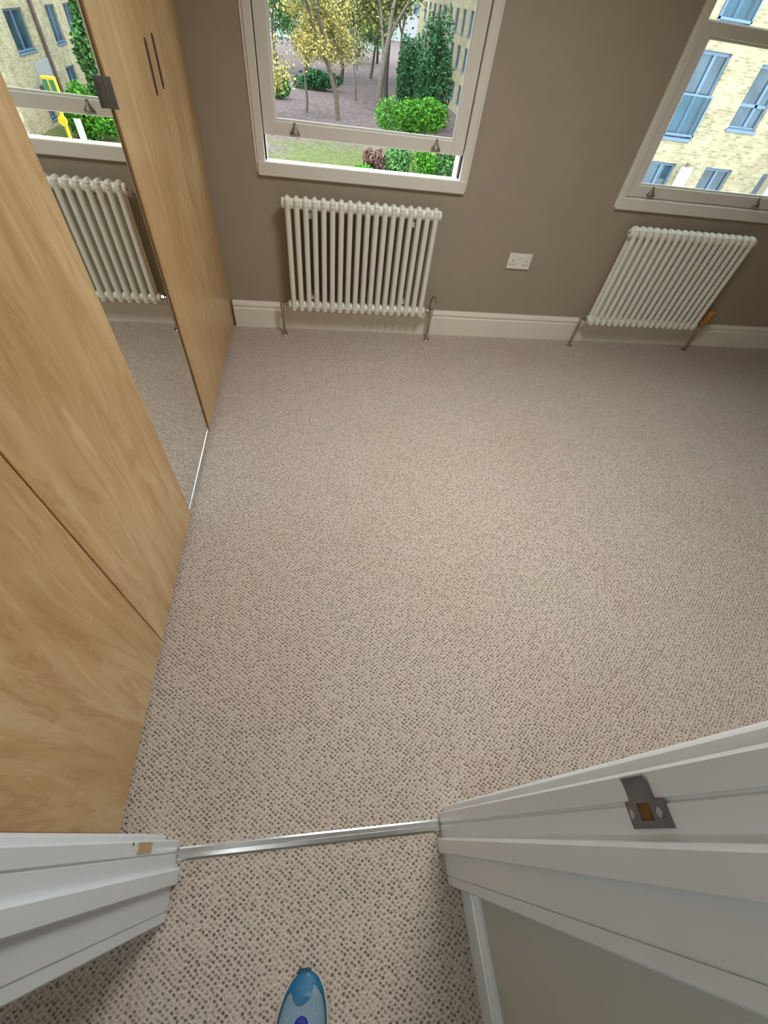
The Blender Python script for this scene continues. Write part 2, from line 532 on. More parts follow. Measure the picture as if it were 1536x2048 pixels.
# strike plate on the right lining: face x = JR, plate z .93-1.0, y -.013 .. .012, lip to y .034
def strike():
    t = 0.0022
    x1 = JR - 0.0003; x0 = x1 - t
    y0, y1 = -0.0105, 0.0115
    z0, z1 = 0.929, 0.990
    hz0, hz1 = 0.948, 0.968
    hy0, hy1 = -0.0045, 0.0095
    bm = wall_holes(y0, y1, z0, z1, [(hy0, hy1, hz0, hz1)], t, lambda u, z, d: (x0 + d, u, z))
    # the lip, bent over the edge of the lining
    pr = []
    path = [(x0, y1), (x0, .020), (x0 - .0002, .026), (x0 - .0008, .029), (x0 - .002, .031)]
    A = []
    for x, y in path:
        A.append([bm.verts.new((x, y, .938)), bm.verts.new((x, y, .977)), bm.verts.new((x + t, y, .977)), bm.verts.new((x + t, y, .938))])
    for p, q in zip(A, A[1:]): bridge(bm, p, q)
    bm.faces.new(A[0]); bm.faces.new(A[-1])
    sp_ = finish('strike_plate', bm, M['steel'], df)
    tag(sp_, 'dull steel strike plate with bent lip and rusty keep hole')
    bm = bmesh.new()
    box(bm, x1 - .0012, x1 - .0006, hy0 - .002, hy1 + .002, hz0 - .002, hz1 + .002)
    finish('keep_recess', bm, M['rust'], sp_)
    for z in (0.937, 0.980):
        bm = bmesh.new()
        lathe(bm, [(0.0044, 0), (0.0044, .0008), (0.0032, .0014)], (x0, 0.001, z), (-1, 0, 0), 12)
        box(bm, x0 - .0016, x0 - .0013, 0.0004, 0.0016, z - .0024, z + .0024)
        finish('screw', bm, M['screw'], sp_)
strike()
# bare hinge recess on the left lining
bm = bmesh.new(); box(bm, JL - .001, JL + .0006, 0.0135, 0.0335, 0.205, 0.290)
tag(finish('hinge_recess', bm, M['bare_wood'], df), 'unpainted bare wood patch where a hinge was fixed')
bm = bmesh.new(); lathe(bm, [(0.003, 0), (0.0022, .0006)], (JL, 0.0345 - .0035, 0.318), (1, 0, 0), 10)
finish('screw_hole', bm, M['hole'], df)

# carpet threshold strip
bm = bmesh.new()
w2 = 0.0135
pr = [(-w2, 0), (-w2, .0025), (-w2 * .72, .0052), (-w2 * .05, .0056), (w2 * .05, .0050), (w2 * .72, .0050), (w2, .0025), (w2, 0)]
extrude_profile(bm, [Vector((0, y, z)) for y, z in pr], (JL + .004, 0, 0), (JR - .003, 0, 0))
ts = finish('threshold_strip', bm, M['alu'], loc=(0, -0.004, 0.0003))
ts.rotation_euler = (0, 0, DOOR_ROT)
tag(ts, 'silver aluminium carpet threshold strip across the doorway floor', 'threshold strip')

# ---------------------------------------------------------------- sash windows
def frame_rect(bm, x0, x1, z0, z1, y0, y1, st, bot, top, bev=.003):
    box(bm, x0, x0 + st, y0, y1, z0, z1, bev)
    box(bm, x1 - st, x1, y0, y1, z0, z1, bev)
    box(bm, x0 + st - .001, x1 - st + .001, y0, y1, z0, z0 + bot, bev)
    box(bm, x0 + st - .001, x1 - st + .001, y0, y1, z1 - top, z1, bev)

def sash_lift_mesh():
    """hooked sash lift: slim shank on top flaring to a scooped lip"""
    bm = bmesh.new()
    rows = [(0.024, .0055, .003), (0.016, .006, .004), (0.009, .0075, .007), (0.002, .012, .013), (-.006, .018, .019), (-.013, .023, .021), (-.018, .0245, .018), (-.019, .023, .012)]
    prev = None
    n = 9
    for z, hw, dep in rows:
        cur = [bm.verts.new((hw * math.cos(math.pi * i / (n - 1)), -dep * math.sin(math.pi * i / (n - 1)) ** .7, z)) for i in range(n)]
        if prev:
            for i in range(n - 1): bm.faces.new((prev[i], prev[i + 1], cur[i + 1], cur[i]))
            bm.faces.new((prev[0], cur[0], cur[-1], prev[-1]))
        else: bm.faces.new(cur)
        prev = cur
    bm.faces.new(prev)
    bmesh.ops.recalc_face_normals(bm, faces=bm.faces)
    me = bpy.data.meshes.new('sash_lift'); bm.to_mesh(me); bm.free()
    me.polygons.foreach_set('use_smooth', [True] * len(me.polygons))
    me.set_sharp_from_angle(angle=math.radians(40))
    me.materials.append(M['pewter'])
    return me
LIFT = sash_lift_mesh()

def build_window(name, x0, x1, raise_, label):
    root = empty(name, (0, 0, 0)); tag(root, label, None, kind='structure')
    y = D; fwid = 0.037
    bm = bmesh.new()
    for a, b, sgn in ((x0, x0 + fwid, 1), (x1 - fwid, x1, -1)):
        box(bm, a, b, y - .010, y + .018, ZS + .03, ZT, .003)
        c0, c1 = (a, b - .012) if sgn > 0 else (a + .012, b)
        box(bm, c0, c1, y + .018, y + .16, ZS + .03, ZT)
        e0, e1 = (b - .012, b) if sgn > 0 else (a, a + .012)
        box(bm, e0, e1, y + .065, y + .075, ZS + .03, ZT)
        box(bm, e0, e1, y + .125, y + .16, ZS + .03, ZT)
    box(bm, x0 + fwid, x1 - fwid, y - .010, y + .16, ZT - .045, ZT, .003)
    finish('frame', bm, M['window_white'], root)
    bm = bmesh.new()
    for a, b in ((x0 - .010, x0 - .0003), (x1 + .0003, x1 + .010)): box(bm, a, b, y - .005, y - .0002, ZS + .01, ZT)
    finish('staff_bead', bm, M['window_white'], root)
    bm = bmesh.new()
    box(bm, x0 - .002, x1 + .002, y - .018, y + .050, ZS - .001, ZS + .056, .004)
    extrude_profile(bm, [Vector((0, yy, zz)) for yy, zz in ((y + .05, ZS - .001), (y + .05, ZS + .050), (y + .235, ZS + .004), (y + .235, ZS - .001))], (x0 + .002, 0, 0), (x1 - .002, 0, 0))
    finish('sill', bm, M['window_white'], root)
    s0, s1 = x0 + fwid + .0035, x1 - fwid - .0035
    yk = y - .0125   # the lower sash sits between the staff beads
    u0, u1 = x0 + fwid - .010, x1 - fwid + .010
    zb = ZS + .058 + raise_; zt = zb + .642
    bm = bmesh.new(); frame_rect(bm, s0, s1, zb, zt, yk + .0215, yk + .0615, .056, .054, .045)
    # glazing bevel
    lo = finish('lower_sash', bm, M['window_white'], root)
    bm = bmesh.new(); box(bm, s0 + .050, s1 - .050, yk + .040, yk + .044, zb + .048, zt - .040)
    finish('pane', bm, M['glass'], lo)
    bm = bmesh.new()
    g0, g1, h0, h1 = s0 + .0555, s1 - .0555, zb + .0535, zt - .0445
    for q in ((g0, g0 + .009, h0, h1), (g1 - .009, g1, h0, h1), (g0 + .009, g1 - .009, h0, h0 + .009), (g0 + .009, g1 - .009, h1 - .009, h1)):
        box(bm, q[0], q[1], yk + .031, yk + .040, q[2], q[3], .002)
    finish('glazing_bead', bm, M['window_white'], lo)
    zu0 = ZS + .70 - .045 + .005
    bm = bmesh.new(); frame_rect(bm, u0, u1, zu0, ZT - .046, y + .0765, y + .1165, .064, .045, .05)
    uo = finish('upper_sash', bm, M['window_white'], root)
    bm = bmesh.new(); box(bm, u0 + .058, u1 - .058, y + .094, y + .098, zu0 + .04, ZT - .090)
    finish('pane', bm, M['glass'], uo)
    for a, b in ((x0 + fwid - .002, s0 + .003), (s1 - .003, x1 - fwid + .002)):
        bm = bmesh.new(); box(bm, a, b, yk + .0260, yk + .0600, ZS + .058, ZT - .046); finish('gap_shade_strip', bm, M['dark'], root)  # dark strip painting the shade in the sash gap, also stops daylight leaking through
    cx = (s0 + s1) / 2
    for sx in (-.347, .347):
        o = linkme('sash_lift', LIFT, None, lo, (cx + sx, yk + .0215, zb + .030))
    bm = bmesh.new()
    lathe(bm, [(.018, 0), (.018, .006), (.012, .01), (.012, .02)], (cx, yk + .042, zt), (0, 0, 1), 12)
    finish('sash_catch', bm, M['pewter'], lo)
build_window('window_1', *WIN[0], 0.093, 'white sash window with lower sash pushed slightly open over garden trees')
build_window('window_2', *WIN[1], 0.0, 'white sash window with lower sash shut, looking onto a buff brick facade')

# ---------------------------------------------------------------- wardrobe
wd = empty('fitted_wardrobe', (W, 1.35, 0))
tag(wd, 'fitted maple veneer wardrobe with a tall mirrored door along the side wall', 'wardrobe')
YS = [0.060, 0.566, 1.103, 1.618, 2.133, 2.640]
ZB, ZTOP = 0.022, 2.36
def wpart(name, mat, x0, x1, y0, y1, z0, z1, bev=.0015, parent=wd):
    bm = bmesh.new(); box(bm, x0 - W, x1 - W, y0 - 1.35, y1 - 1.35, z0, z1, bev)
    return finish(name, bm, mat, parent)
wpart('carcass', M['dark'], XL + .004, W - .024, YS[0], D - .022, 0.0795, ZTOP, 0)
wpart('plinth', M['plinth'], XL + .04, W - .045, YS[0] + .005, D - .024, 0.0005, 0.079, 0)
wpart('cornice', M['maple'], XL + .004, W, YS[0], D - .002, ZTOP + .003, ZC - .002)
wpart('scribe_strip', M['maple'], W - .06, W - .001, YS[5] + .002, D - .0005, 0.165, ZTOP)
G = 0.0018
def finger_slot(door, yc, zc, L=0.135, w=0.027):
    """routed finger slot: a dark pill-shaped recess with a thin lip"""
    bm = bmesh.new()
    n = 8
    pts = []
    for i in range(n + 1):
        a = math.pi * i / n
        pts.append((yc + w / 2 * math.cos(a), zc + L / 2 - w / 2 + w / 2 * math.sin(a)))
    for i in range(n + 1):
        a = math.pi + math.pi * i / n
        pts.append((yc + w / 2 * math.cos(a), zc - L / 2 + w / 2 + w / 2 * math.sin(a)))
    extrude_profile(bm, [Vector((0, y - 1.35, z)) for y, z in pts], (-.004, 0, 0), (.0008, 0, 0))
    return finish('finger_slot', bm, M['slot'], door)
for i in range(5):
    y0, y1 = YS[i] + G, YS[i + 1] - G
    if i == 2:
        d = wpart('mirror_door', M['mirror'], W - .024, W - .007, y0 + .004, y1 - .004, ZB + .012, ZTOP, .0008)
        tag(d, 'tall frameless mirrored wardrobe door')
        bm = bmesh.new(); box(bm, -.0235, -.004, y0 - 1.35, y1 - 1.35, ZB, ZB + .0115, .001)
        finish('bottom_rail', bm, M['alu'], d)
        for ya in (y0, y1 - .0035):
            bm = bmesh.new(); box(bm, -.0235, -.0055, ya - 1.35, ya + .0035 - 1.35, ZB + .012, ZTOP, .0005)
            finish('edge_strip', bm, M['pewter'] if ya == y0 else M['plinth'], d)
        # angled tab handle fixed to the edge of the mirror
        bm = bmesh.new()
        zc = 1.180
        pr = [(-.006, 0), (.011, 0), (.014, -.0015), (.0150, -.004), (.0150, -.010), (.0125, -.010), (.0125, -.006), (.0110, -.0035), (-.006, -.0035)]
        extrude_profile(bm, [Vector((x, y1 - .006 + y - 1.35, 0)) for x, y in pr], (0, 0, zc - .031), (0, 0, zc + .031))
        tag(finish('handle', bm, M['pewter'], d), 'small brushed metal tab handle')
    else:
        d = wpart('door', M['maple'], W - .022, W, y0, y1, ZB, ZTOP)
        if i == 3: finger_slot(d, y1 - .050, 1.183)
        if i == 4: finger_slot(d, y0 + .050, 1.188)

# ---------------------------------------------------------------- radiators
def section_mesh():
    bm = bmesh.new()
    yc = 0.0
    zt, zb = 0.735, 0.155
    for y in (-.020, .020):
        tube(bm, [(0, y, zb + .012), (0, y, zb + .045), (0, y, zt - .045), (0, y, zt - .012)], [.0155, .0145, .0145, .0155], 12)
    # rounded heads joining the two tubes, top and bottom
    for z, sg in ((zt - .030, 1), (zb + .030, -1)):
        prev = None
        N = 9
        for i in range(N):
            t = -1 + 2 * i / (N - 1)
            y = t * .0375
            k = math.sqrt(max(0.02, 1 - (abs(t) ** 3.2)))
            cur = [bm.verts.new((.0185 * k * math.cos(a), y, z + .031 * k * math.sin(a))) for a in [2 * math.pi * j / 12 for j in range(12)]]
            if prev: bridge(bm, prev, cur)
            else: bm.faces.new(cur)
            prev = cur
        bm.faces.new(prev)
        # nipples to the neighbours
        lathe(bm, [(.024, -.0231), (.024, .0231)], (0, 0, z - sg * .004), (1, 0, 0), 12)
    bmesh.ops.recalc_face_normals(bm, faces=bm.faces)
    me = bpy.data.meshes.new('section'); bm.to_mesh(me); bm.free()
    me.polygons.foreach_set('use_smooth', [True] * len(me.polygons))
    me.set_sharp_from_angle(angle=math.radians(50))
    me.materials.append(M['radiator'])
    return me
SECTION = section_mesh()
RY = D - 0.080
def radiator(x_first, label, wrapped):
    root = empty('column_radiator', (x_first, RY, 0))
    tag(root, label, 'radiator')
    P = 0.04606
    for i in range(18):
        linkme('section', SECTION, None, root, (i * P, 0, 0))
    xe = 17 * P
    # end plugs / bushes
    for x, ax in ((-.020, (-1, 0, 0)), (xe + .020, (1, 0, 0))):
        for z in (.701, .189):
            bm = bmesh.new(); lathe(bm, [(.024, 0), (.024, .008), (.019, .012)], (x, 0, z), ax, 8)
            finish('end_bush', bm, M['radiator'], root, smooth=True)
    bm = bmesh.new(); lathe(bm, [(.005, 0), (.005, .008), (.003, .010)], (xe * .0 - .032, 0, .701), (-1, 0, 0), 8)
    finish('bleed_plug', bm, M['chrome'], root)
    # wall brackets
    for k in (2.5, 14.5):
        for za, zb_ in ((.640, .668), (.225, .245)):
            bm = bmesh.new(); box(bm, k * P - .008, k * P + .008, .0, .0795, za, zb_); finish('bracket', bm, M['radiator'], root)
    # left lockshield valve
    def pipe(x):
        bm = bmesh.new()
        tube(bm, [(x, 0, .0), (x, 0, .165)], .0088, 10)
        finish('pipe', bm, M['chrome'], root, smooth=True)
        bm = bmesh.new(); lathe(bm, [(.024, 0.0004), (.024, .003), (.020, .007), (.010, .010), (.010, .016)], (x, 0, 0), (0, 0, 1), 16)
        finish('floor_rose', bm, M['chrome'], root, smooth=True)
    xl, xr = -.072, xe + .078
    pipe(xl); pipe(xr)
    bm = bmesh.new()
    lathe(bm, [(.009, 0), (.013, .004), (.013, .02), (.011, .026), (.012, .05), (.010, .054)], (xl, 0, .150), (0, 0, 1), 12)
    tube(bm, [(xl, 0, .189), (-.032, 0, .189)], .009, 10)
    lathe(bm, [(.014, 0), (.014, .014)], (-.050, 0, .189), (1, 0, 0), 6)
    lathe(bm, [(.007, 0), (.006, .022), (.002, .030)], (xl, 0, .203), (0, 0, 1), 10)
    finish('lockshield_valve', bm, M['chrome'], root, smooth=True)
    bm = bmesh.new()
    lathe(bm, [(.009, 0), (.013, .004), (.013, .02), (.011, .026), (.013, .05), (.011, .056)], (xr, 0, .150), (0, 0, 1), 12)
    tube(bm, [(xr, 0, .189), (xe + .032, 0, .189)], .009, 10)
    lathe(bm, [(.014, 0), (.014, .014)], (xe + .040, 0, .189), (1, 0, 0), 6)
    v = finish('valve', bm, M['chrome'], root, smooth=True)
    bm = bmesh.new()
    if not wrapped:
        lathe(bm, [(.011, .0), (.016, .006), (.019, .020), (.0195, .052), (.015, .064), (.015, .070), (.010, .074)], (xr, 0, .204), (0, 0, 1), 14)
        finish('valve_head', bm, M['chrome'], v, smooth=True)
    else:
        n = 16
        prev = None
        rnd = random.Random(3)
        for k in range(9):
            t = k / 8
            r = .016 + .012 * math.sin(min(1, t * 1.25) * math.pi * .62) - (.004 if t > .9 else 0)
            cur = []
            for i in range(n):
                a = 2 * math.pi * i / n
                rr = r * (1 + .10 * math.sin(5 * a + 4 * t) + rnd.uniform(-.05, .05))
                cur.append(bm.verts.new((xr + .020 * t + rr * math.cos(a), rr * math.sin(a) * .85, .178 + .112 * t + .006 * math.sin(3 * a) * t)))
            if prev: bridge(bm, prev, cur)
            else: bm.faces.new(cur)
            prev = cur
        bm.faces.new(prev)
        tag(finish('valve_wrapping', bm, M['tan_wrap'], v, smooth=True), 'crumpled tan wrapping around the valve head')
    return root
radiator(-0.1446, 'white column radiator with chrome valves under the partly open sash window', False)
radiator(1.8333, 'white column radiator with tan wrapped valve under the shut sash window', True)

# ---------------------------------------------------------------- double socket
sk = empty('wall_socket', (1.2275, D, 0.484))
tag(sk, 'white double plug socket with two switches on the taupe wall', 'socket')
bm = bmesh.new(); box(bm, -.073, .073, -.009, -.0003, -.043, .043, .003, 2); finish('faceplate', bm, M['socket'], sk)
for sx in (-1, 1):
    bm = bmesh.new(); box(bm, sx * .0105 - .0075, sx * .0105 + .0075, -.0125, -.0085, .014, .034, .0015); finish('switch', bm, M['socket'], sk)
    cx = sx * .043
    for (dx, dz, w, h) in ((0, .004, .0045, .0085), (-.011, -.018, .007, .0045), (.011, -.018, .007, .0045)):
        bm = bmesh.new(); box(bm, cx + dx - w / 2, cx + dx + w / 2, -.0096, -.0085, dz - h / 2, dz + h / 2); finish('pin_slot', bm, M['hole'], sk)
for sx in (-.060, .060):
    bm = bmesh.new(); lathe(bm, [(.003, 0), (.0025, .0008)], (sx * 1.0, -.009, 0.0), (0, -1, 0), 10); finish('screw', bm, M['socket'], sk)

# ---------------------------------------------------------------- shoe
def shoe():
    root = empty('trainer_shoe', (-0.073, -0.238, 0.0005), math.radians(-4))
    root.scale = (1.17, 1.04, 1.0)
    tag(root, 'blue and teal trainer shoe with pale sole edge standing on the hall carpet', 'shoe')
    L = 0.285
    # outline half widths (left, right) along t=0 (toe) .. 1 (heel)
    def lerp(tab, t):
        for (a, va), (b, vb) in zip(tab, tab[1:]):
            if t <= b:
                k = (t - a) / (b - a); k = k * k * (3 - 2 * k)
                return va + (vb - va) * k
        return tab[-1][1]
    def outline(t):
        e = math.sqrt(max(0.0, 1 - (1 - min(1, t / .33)) ** 2))
        wl = lerp([(0, .0), (.33, .047), (.6, .040), (.85, .036), (1, .026)], t) if t > .33 else .047 * e ** .92
        wr = lerp([(0, .0), (.33, .050), (.6, .042), (.85, .036), (1, .026)], t) if t > .33 else .050 * e ** .80
        cx = .010 * (1 - t) ** 2
        return cx - wl - .001, cx + wr + .001
    def top(t): return lerp([(0, .034), (.12, .052), (.3, .066), (.48, .090), (.62, .105), (1, .098)], t)
    def surf(t, s, off=0.0):
        l, r = outline(max(t, .004))
        c = (l + r) / 2; hw = (r - l) / 2
        a = math.pi * s
        zb = .022
        h = top(t) - zb
        ca, sa = math.cos(a), math.sin(a)
        x = c - (hw - .003 + off) * math.copysign(abs(ca) ** .8, ca)
        z = zb + (h + off) * (sa ** .75 if sa > 0 else 0)
        return Vector((x, -L * t + off * (1 if t < .05 else 0), z))
    ts_ = [0, .008, .02, .04, .07, .11, .16, .22, .28, .34, .41, .48, .55, .65, .75, .85, .93, 1.0]
    # sole
    bm = bmesh.new()
    n = 0
    lo_, hi_ = [], []
    pts = [(outline(max(t, .004))[0], -L * t) for t in reversed(ts_)] + [(outline(max(t, .004))[1], -L * t) for t in ts_]
    for z, g in ((0, -.003), (.006, .0), (.020, .0015), (.026, 0)):
        lo_.append([bm.verts.new((x * (1 + g * 12), y + (g if y > -.02 else 0), z + max(0, (.035 + y) * .25 if z < .02 else 0))) for x, y in pts])
    for a, b in zip(lo_, lo_[1:]): bridge(bm, a, b)
    bm.faces.new(lo_[0]); bm.faces.new(lo_[-1])
    finish('sole', bm, SH['sole'], root, smooth=True)
    def grid(name, t0f, t1f, s0, s1, off, mat, nt=20, ns=24, par=root):
        bm = bmesh.new()
        R_ = []
        for j in range(ns + 1):
            s = s0 + (s1 - s0) * j / ns
            a, b = t0f(s), t1f(s)
            R_.append([bm.verts.new(surf(a + (b - a) * (i / nt) ** 1.3, s, off)) for i in range(nt + 1)])
        for p, q in zip(R_, R_[1:]):
            for i in range(nt): bm.faces.new((p[i], p[i + 1], q[i + 1], q[i]))
        return finish(name, bm, mat, par, smooth='full')
    grid('upper', lambda s: 0.0, lambda s: 1.0 - 0 * s, 0, 1, 0.0, SH['mesh'], 34, 28)
    # opening and tongue
    def edge(s):
        v = .118 + .032 * math.cos((s - .46) * 2 * math.pi * 2.4)
        side = max(0, abs(s - .5) - .33) * 1.9
        return v + side - (.03 if s > .6 else 0)
    grid('toe_cap', lambda s: 0.0, edge, 0, 1, .0014, SH['blue'], 16, 40)
    grid('heel_panel', lambda s: .72, lambda s: 1.0, 0, 1, .0014, SH['teal'], 8, 24)
    for s0, s1 in ((0.0, .20), (.80, 1.0)):
        grid('side_panel', lambda s: .30, lambda s: .72, s0, s1, .0012, SH['teal'], 10, 8)
    bm = bmesh.new()
    c = surf(.238, .5)
    lathe(bm, [(.0125, -.004), (.0125, .002), (.010, .005), (.004, .0065)], c, (0, .35, 1), 16)
    finish('lace_knot', bm, SH['navy'], root, smooth=True)
    for k in range(4):
        t = .42 + .055 * k
        bm = bmesh.new()
        tube(bm, [surf(t, .5 + q, .003) for q in (-.16, -.1, -.03, .03, .1, .16)], .0032, 8)
        finish('lace', bm, SH['navy'], root, smooth=True)
    # toe bumper
    bm = bmesh.new()
    box(bm, -.006, .020, -.004, .003, .006, .030, .003, 2)
    finish('toe_bumper', bm, SH['bumper'], root, smooth=True)
    # collar opening
    bm = bmesh.new()
    lathe(bm, [(.030, 0), (.033, .010), (.030, .016), (.024, .012)], (0.0, -L * .78, .090), (0, -.1, 1), 20)
    finish('collar', bm, SH['navy'], root, smooth=True)
SH = dict(sole=plain('shoe_sole', srgb(214, 206, 190), 0.6), mesh=plain('shoe_grey_blue_mesh', srgb(118, 142, 156), 0.7, var=.12, nscale=300, bump=.2, bscale=500),
          blue=plain('shoe_blue_overlay', srgb(18, 100, 140), 0.4, var=.1), teal=plain('shoe_teal_panel', srgb(20, 128, 140), 0.5), navy=plain('shoe_navy', srgb(14, 30, 130), 0.6),
          bumper=plain('shoe_bumper', srgb(20, 76, 92), 0.7))
shoe()

# ================================================================ OUTSIDE
ZG = -6.4
bm = bmesh.new(); box(bm, -120, 160, 3.2, 300, ZG - .4, ZG)
tag(finish('garden_ground', bm, M['ground']), kind='structure')
# pale road beyond the trees
bm = bmesh.new(); box(bm, -100, 15.5, 128, 150, ZG, ZG + .05)
tag(finish('road', bm, M['asphalt']), kind='structure')

def apartment(name, label, loc, rz, u0, u1, z1, windows, brick_mat, depth, extra=None):
    """front facade in local x (u), facing local -y; windows: (u0, u1, z0, z1, kind) in metres above ground"""
    root = empty(name, loc, rz)
    tag(root, label, 'building')
    holes = [w[:4] for w in windows]
    wo = finish('wall', wall_holes(u0, u1, 0, z1, holes, .32, lambda u, z, d: (u, d, z)), brick_mat, root)
    bm = bmesh.new()
    box(bm, u0, u1, .6, depth, 0, z1 - .01)
    box(bm, u0, u0 + .3, .32, .6, 0, z1 - .01); box(bm, u1 - .3, u1, .32, .6, 0, z1 - .01)
    finish('body', bm, brick_mat, root)
    bm = bmesh.new(); box(bm, u0 - .1, u1 + .1, -.1, depth + .1, z1, z1 + .35); finish('roof', bm, M['pale_panel'], root)
    for a, b, c, d, kind in windows:
        bm = bmesh.new()
        f = .07
        box(bm, a, a + f, .10, .20, c, d); box(bm, b - f, b, .10, .20, c, d)
        box(bm, a + f, b - f, .10, .20, c, c + f); box(bm, a + f, b - f, .10, .20, d - f * 1.4, d)
        mid = a + (b - a) * (.52 if kind != 'split' else .6)
        box(bm, mid - .05, mid + .05, .09, .20, c + f, d - f)
        if kind == 'split': box(bm, a + f, b - f, .09, .20, c + (d - c) * .36, c + (d - c) * .36 + .09)
        box(bm, a - .03, b + .03, -.05, .12, c - .10, c)
        wdw = finish('window', bm, M['blue_frame'], root)
        for p0, p1 in ((a + f, mid - .05), (mid + .05, b - f)):
            bm = bmesh.new(); box(bm, p0, p1, .15, .17, c + f, d - f * 1.4); finish('pane', bm, M['blue_pane'], wdw)
        if kind == 'juliet':
            bm = bmesh.new()
            h = (d - c) * .51
            box(bm, a - .03, b + .03, -.09, -.04, c + h, c + h + .05); box(bm, a - .03, b + .03, -.09, -.04, c + .06, c + .12)
            for q in (a - .03, b - .02): box(bm, q, q + .05, -.09, 0.0, c, c + h)
            rl = finish('balcony_rail', bm, M['blue_frame'], wdw)
            bm = bmesh.new(); box(bm, a + .02, b - .02, -.07, -.055, c + .12, c + h); finish('balcony_glass', bm, M['balcony_glass'], rl)
    return root

FY = 20.0
gz = -ZG
wins = []
# storeys of the front facade (heights above the ground)
fl = {0: gz + 1.42 - .26 * 20 , 1: gz + 1.42 - .117 * FY, 2: gz + 1.42 + .026 * FY, 3: gz + 1.42 + .169 * FY}
for s, z in fl.items():
    if s == 0:
        zt_ = gz + 1.42 - .155 * FY
        for a, b in ((.668, .729), (.797, .860), (.935, .995), (1.08, 1.14), (1.22, 1.28)): wins.append((a * FY, b * FY, zt_ - 1.45, zt_, 'plain'))
        continue
    for a, b, k in ((.668, .728, 'juliet'), (.795, .857, 'split'), (.935, .995, 'juliet'), (1.07, 1.13, 'split'), (1.21, 1.27, 'juliet')):
        if k == 'juliet': wins.append((a * FY, b * FY, z, z + .112 * FY, k))
        else: wins.append((a * FY, b * FY, z + .022 * FY, z + .106 * FY, k))
apartment('apartment_building', 'buff brick apartment block with blue framed windows facing the shut sash window', (0, FY, ZG), 0, 12.85, 30.0, gz + 8.4, wins, M['brick_x'], 9.0)

# long side block, its face looking towards -x; local u = -y
SX = 16.0
XV = SX + 1.067
swins = []
def yv(t): return XV / t
rows = [(gz + 1.42 - .262 * XV, gz + 1.42 - .164 * XV), (gz + 1.42 - .409 * XV, gz + 1.42 - .325 * XV), (gz + 1.42 - .115 * XV, gz + 1.42 - .017 * XV), (gz + 1.42 + .032 * XV, gz + 1.42 + .13 * XV)]
cols = [(yv(.446), yv(.419)), (yv(.386), yv(.372)), (yv(.360), yv(.348))]
y = 52.5
while y < 93: cols.append((y, y + 1.5)); y += 3.4
for a, b in cols:
    for r, (c, d) in enumerate(rows):
        if r == 1 and a < 40: continue
        swins.append((-b, -a, max(.3, c), d, 'plain'))
swins.append((-yv(.425), -yv(.436) + .0, .35, 1.9, 'plain'))
sb = apartment('apartment_building', 'long buff brick apartment block with brown downpipe beyond the garden trees', (SX, 0, ZG), -math.pi / 2, -96, -34.5, gz + 6.5, swins, M['brick_x'], 9.0)
bm = bmesh.new(); lathe(bm, [(.11, 0), (.11, gz + 6.4)], (-yv(.407), -.14, 0), (0, 0, 1), 10); finish('downpipe', bm, M['pipe_brown'], sb)
bm = bmesh.new(); box(bm, -yv(.405), -yv(.432), -.04, .02, 2.0, 2.9)
finish('render_panel', bm, M['pale_panel'], sb)

# letting board on a pole fixed to the front block
lb = empty('letting_board', (.753 * 19.7, 19.7, ZG))
tag(lb, 'white board on a brown pole standing before the buff brick facade', 'sign board')
bm = bmesh.new(); lathe(bm, [(.055, 0), (.055, gz + 1.42 - .152 * 19.7)], (0, 0, 0), (0, 0, 1), 8); finish('pole', bm, M['pipe_brown'], lb)
zt_ = gz + 1.42 - .158 * 19.7
bm = bmesh.new(); box(bm, -.27, .27, -.10, -.06, zt_ - .62, zt_, .01); finish('board', bm, M['white_board'], lb)

# yellow crossing post, white post (both seen in the mirror)
yp = empty('crossing_post', (.4175 * 30 - 1.067, 30.0, ZG))
tag(yp, 'yellow post with a yellow edged green box on top, reflected in the mirror', 'street post')
htop = gz + 1.42 - .138 * 30
bm = bmesh.new(); lathe(bm, [(.09, 0), (.09, htop - 1.0)], (0, 0, 0), (0, 0, 1), 10); finish('pole', bm, M['yellow'], yp)
bm = bmesh.new(); box(bm, -.30, .30, -.12, .12, htop - 1.05, htop, .02); bx = finish('signal_box', bm, M['yellow'], yp)
for q in (-.15, .15):
    bm = bmesh.new(); box(bm, q - .11, q + .11, -.145, -.12, htop - .95, htop - .10, .01); finish('face_panel', bm, M['sign_green'], bx)
bm = bmesh.new(); lathe(bm, [(.20, -.06), (.20, .06)], (0, -.12, htop - 1.55), (0, 1, 0), 16); finish('disc', bm, M['yellow'], yp)
wp_ = empty('street_post', (.396 * 31 - 1.067, 31.0, ZG))
tag(wp_, 'white post beside the yellow crossing post, reflected in the mirror', 'street post')
bm = bmesh.new(); box(bm, -.16, .16, -.05, .05, .9, gz + 1.42 - .186 * 31, .01); finish('board', bm, M['white_board'], wp_)
bm = bmesh.new(); lathe(bm, [(.05, 0), (.05, .95)], (0, 0, 0), (0, 0, 1), 8); finish('pole', bm, M['white_board'], wp_)

# far pale building closing the view
apartment('apartment_building', 'pale distant block far behind the garden trees', (0, 165, ZG), 0, -60, 40, 14.0,
          [(x, x + 2.2, z, z + 1.6, 'plain') for x in range(-10, 36, 6) for z in (5.2, 8.4)], M['pale_panel'], 10.0)

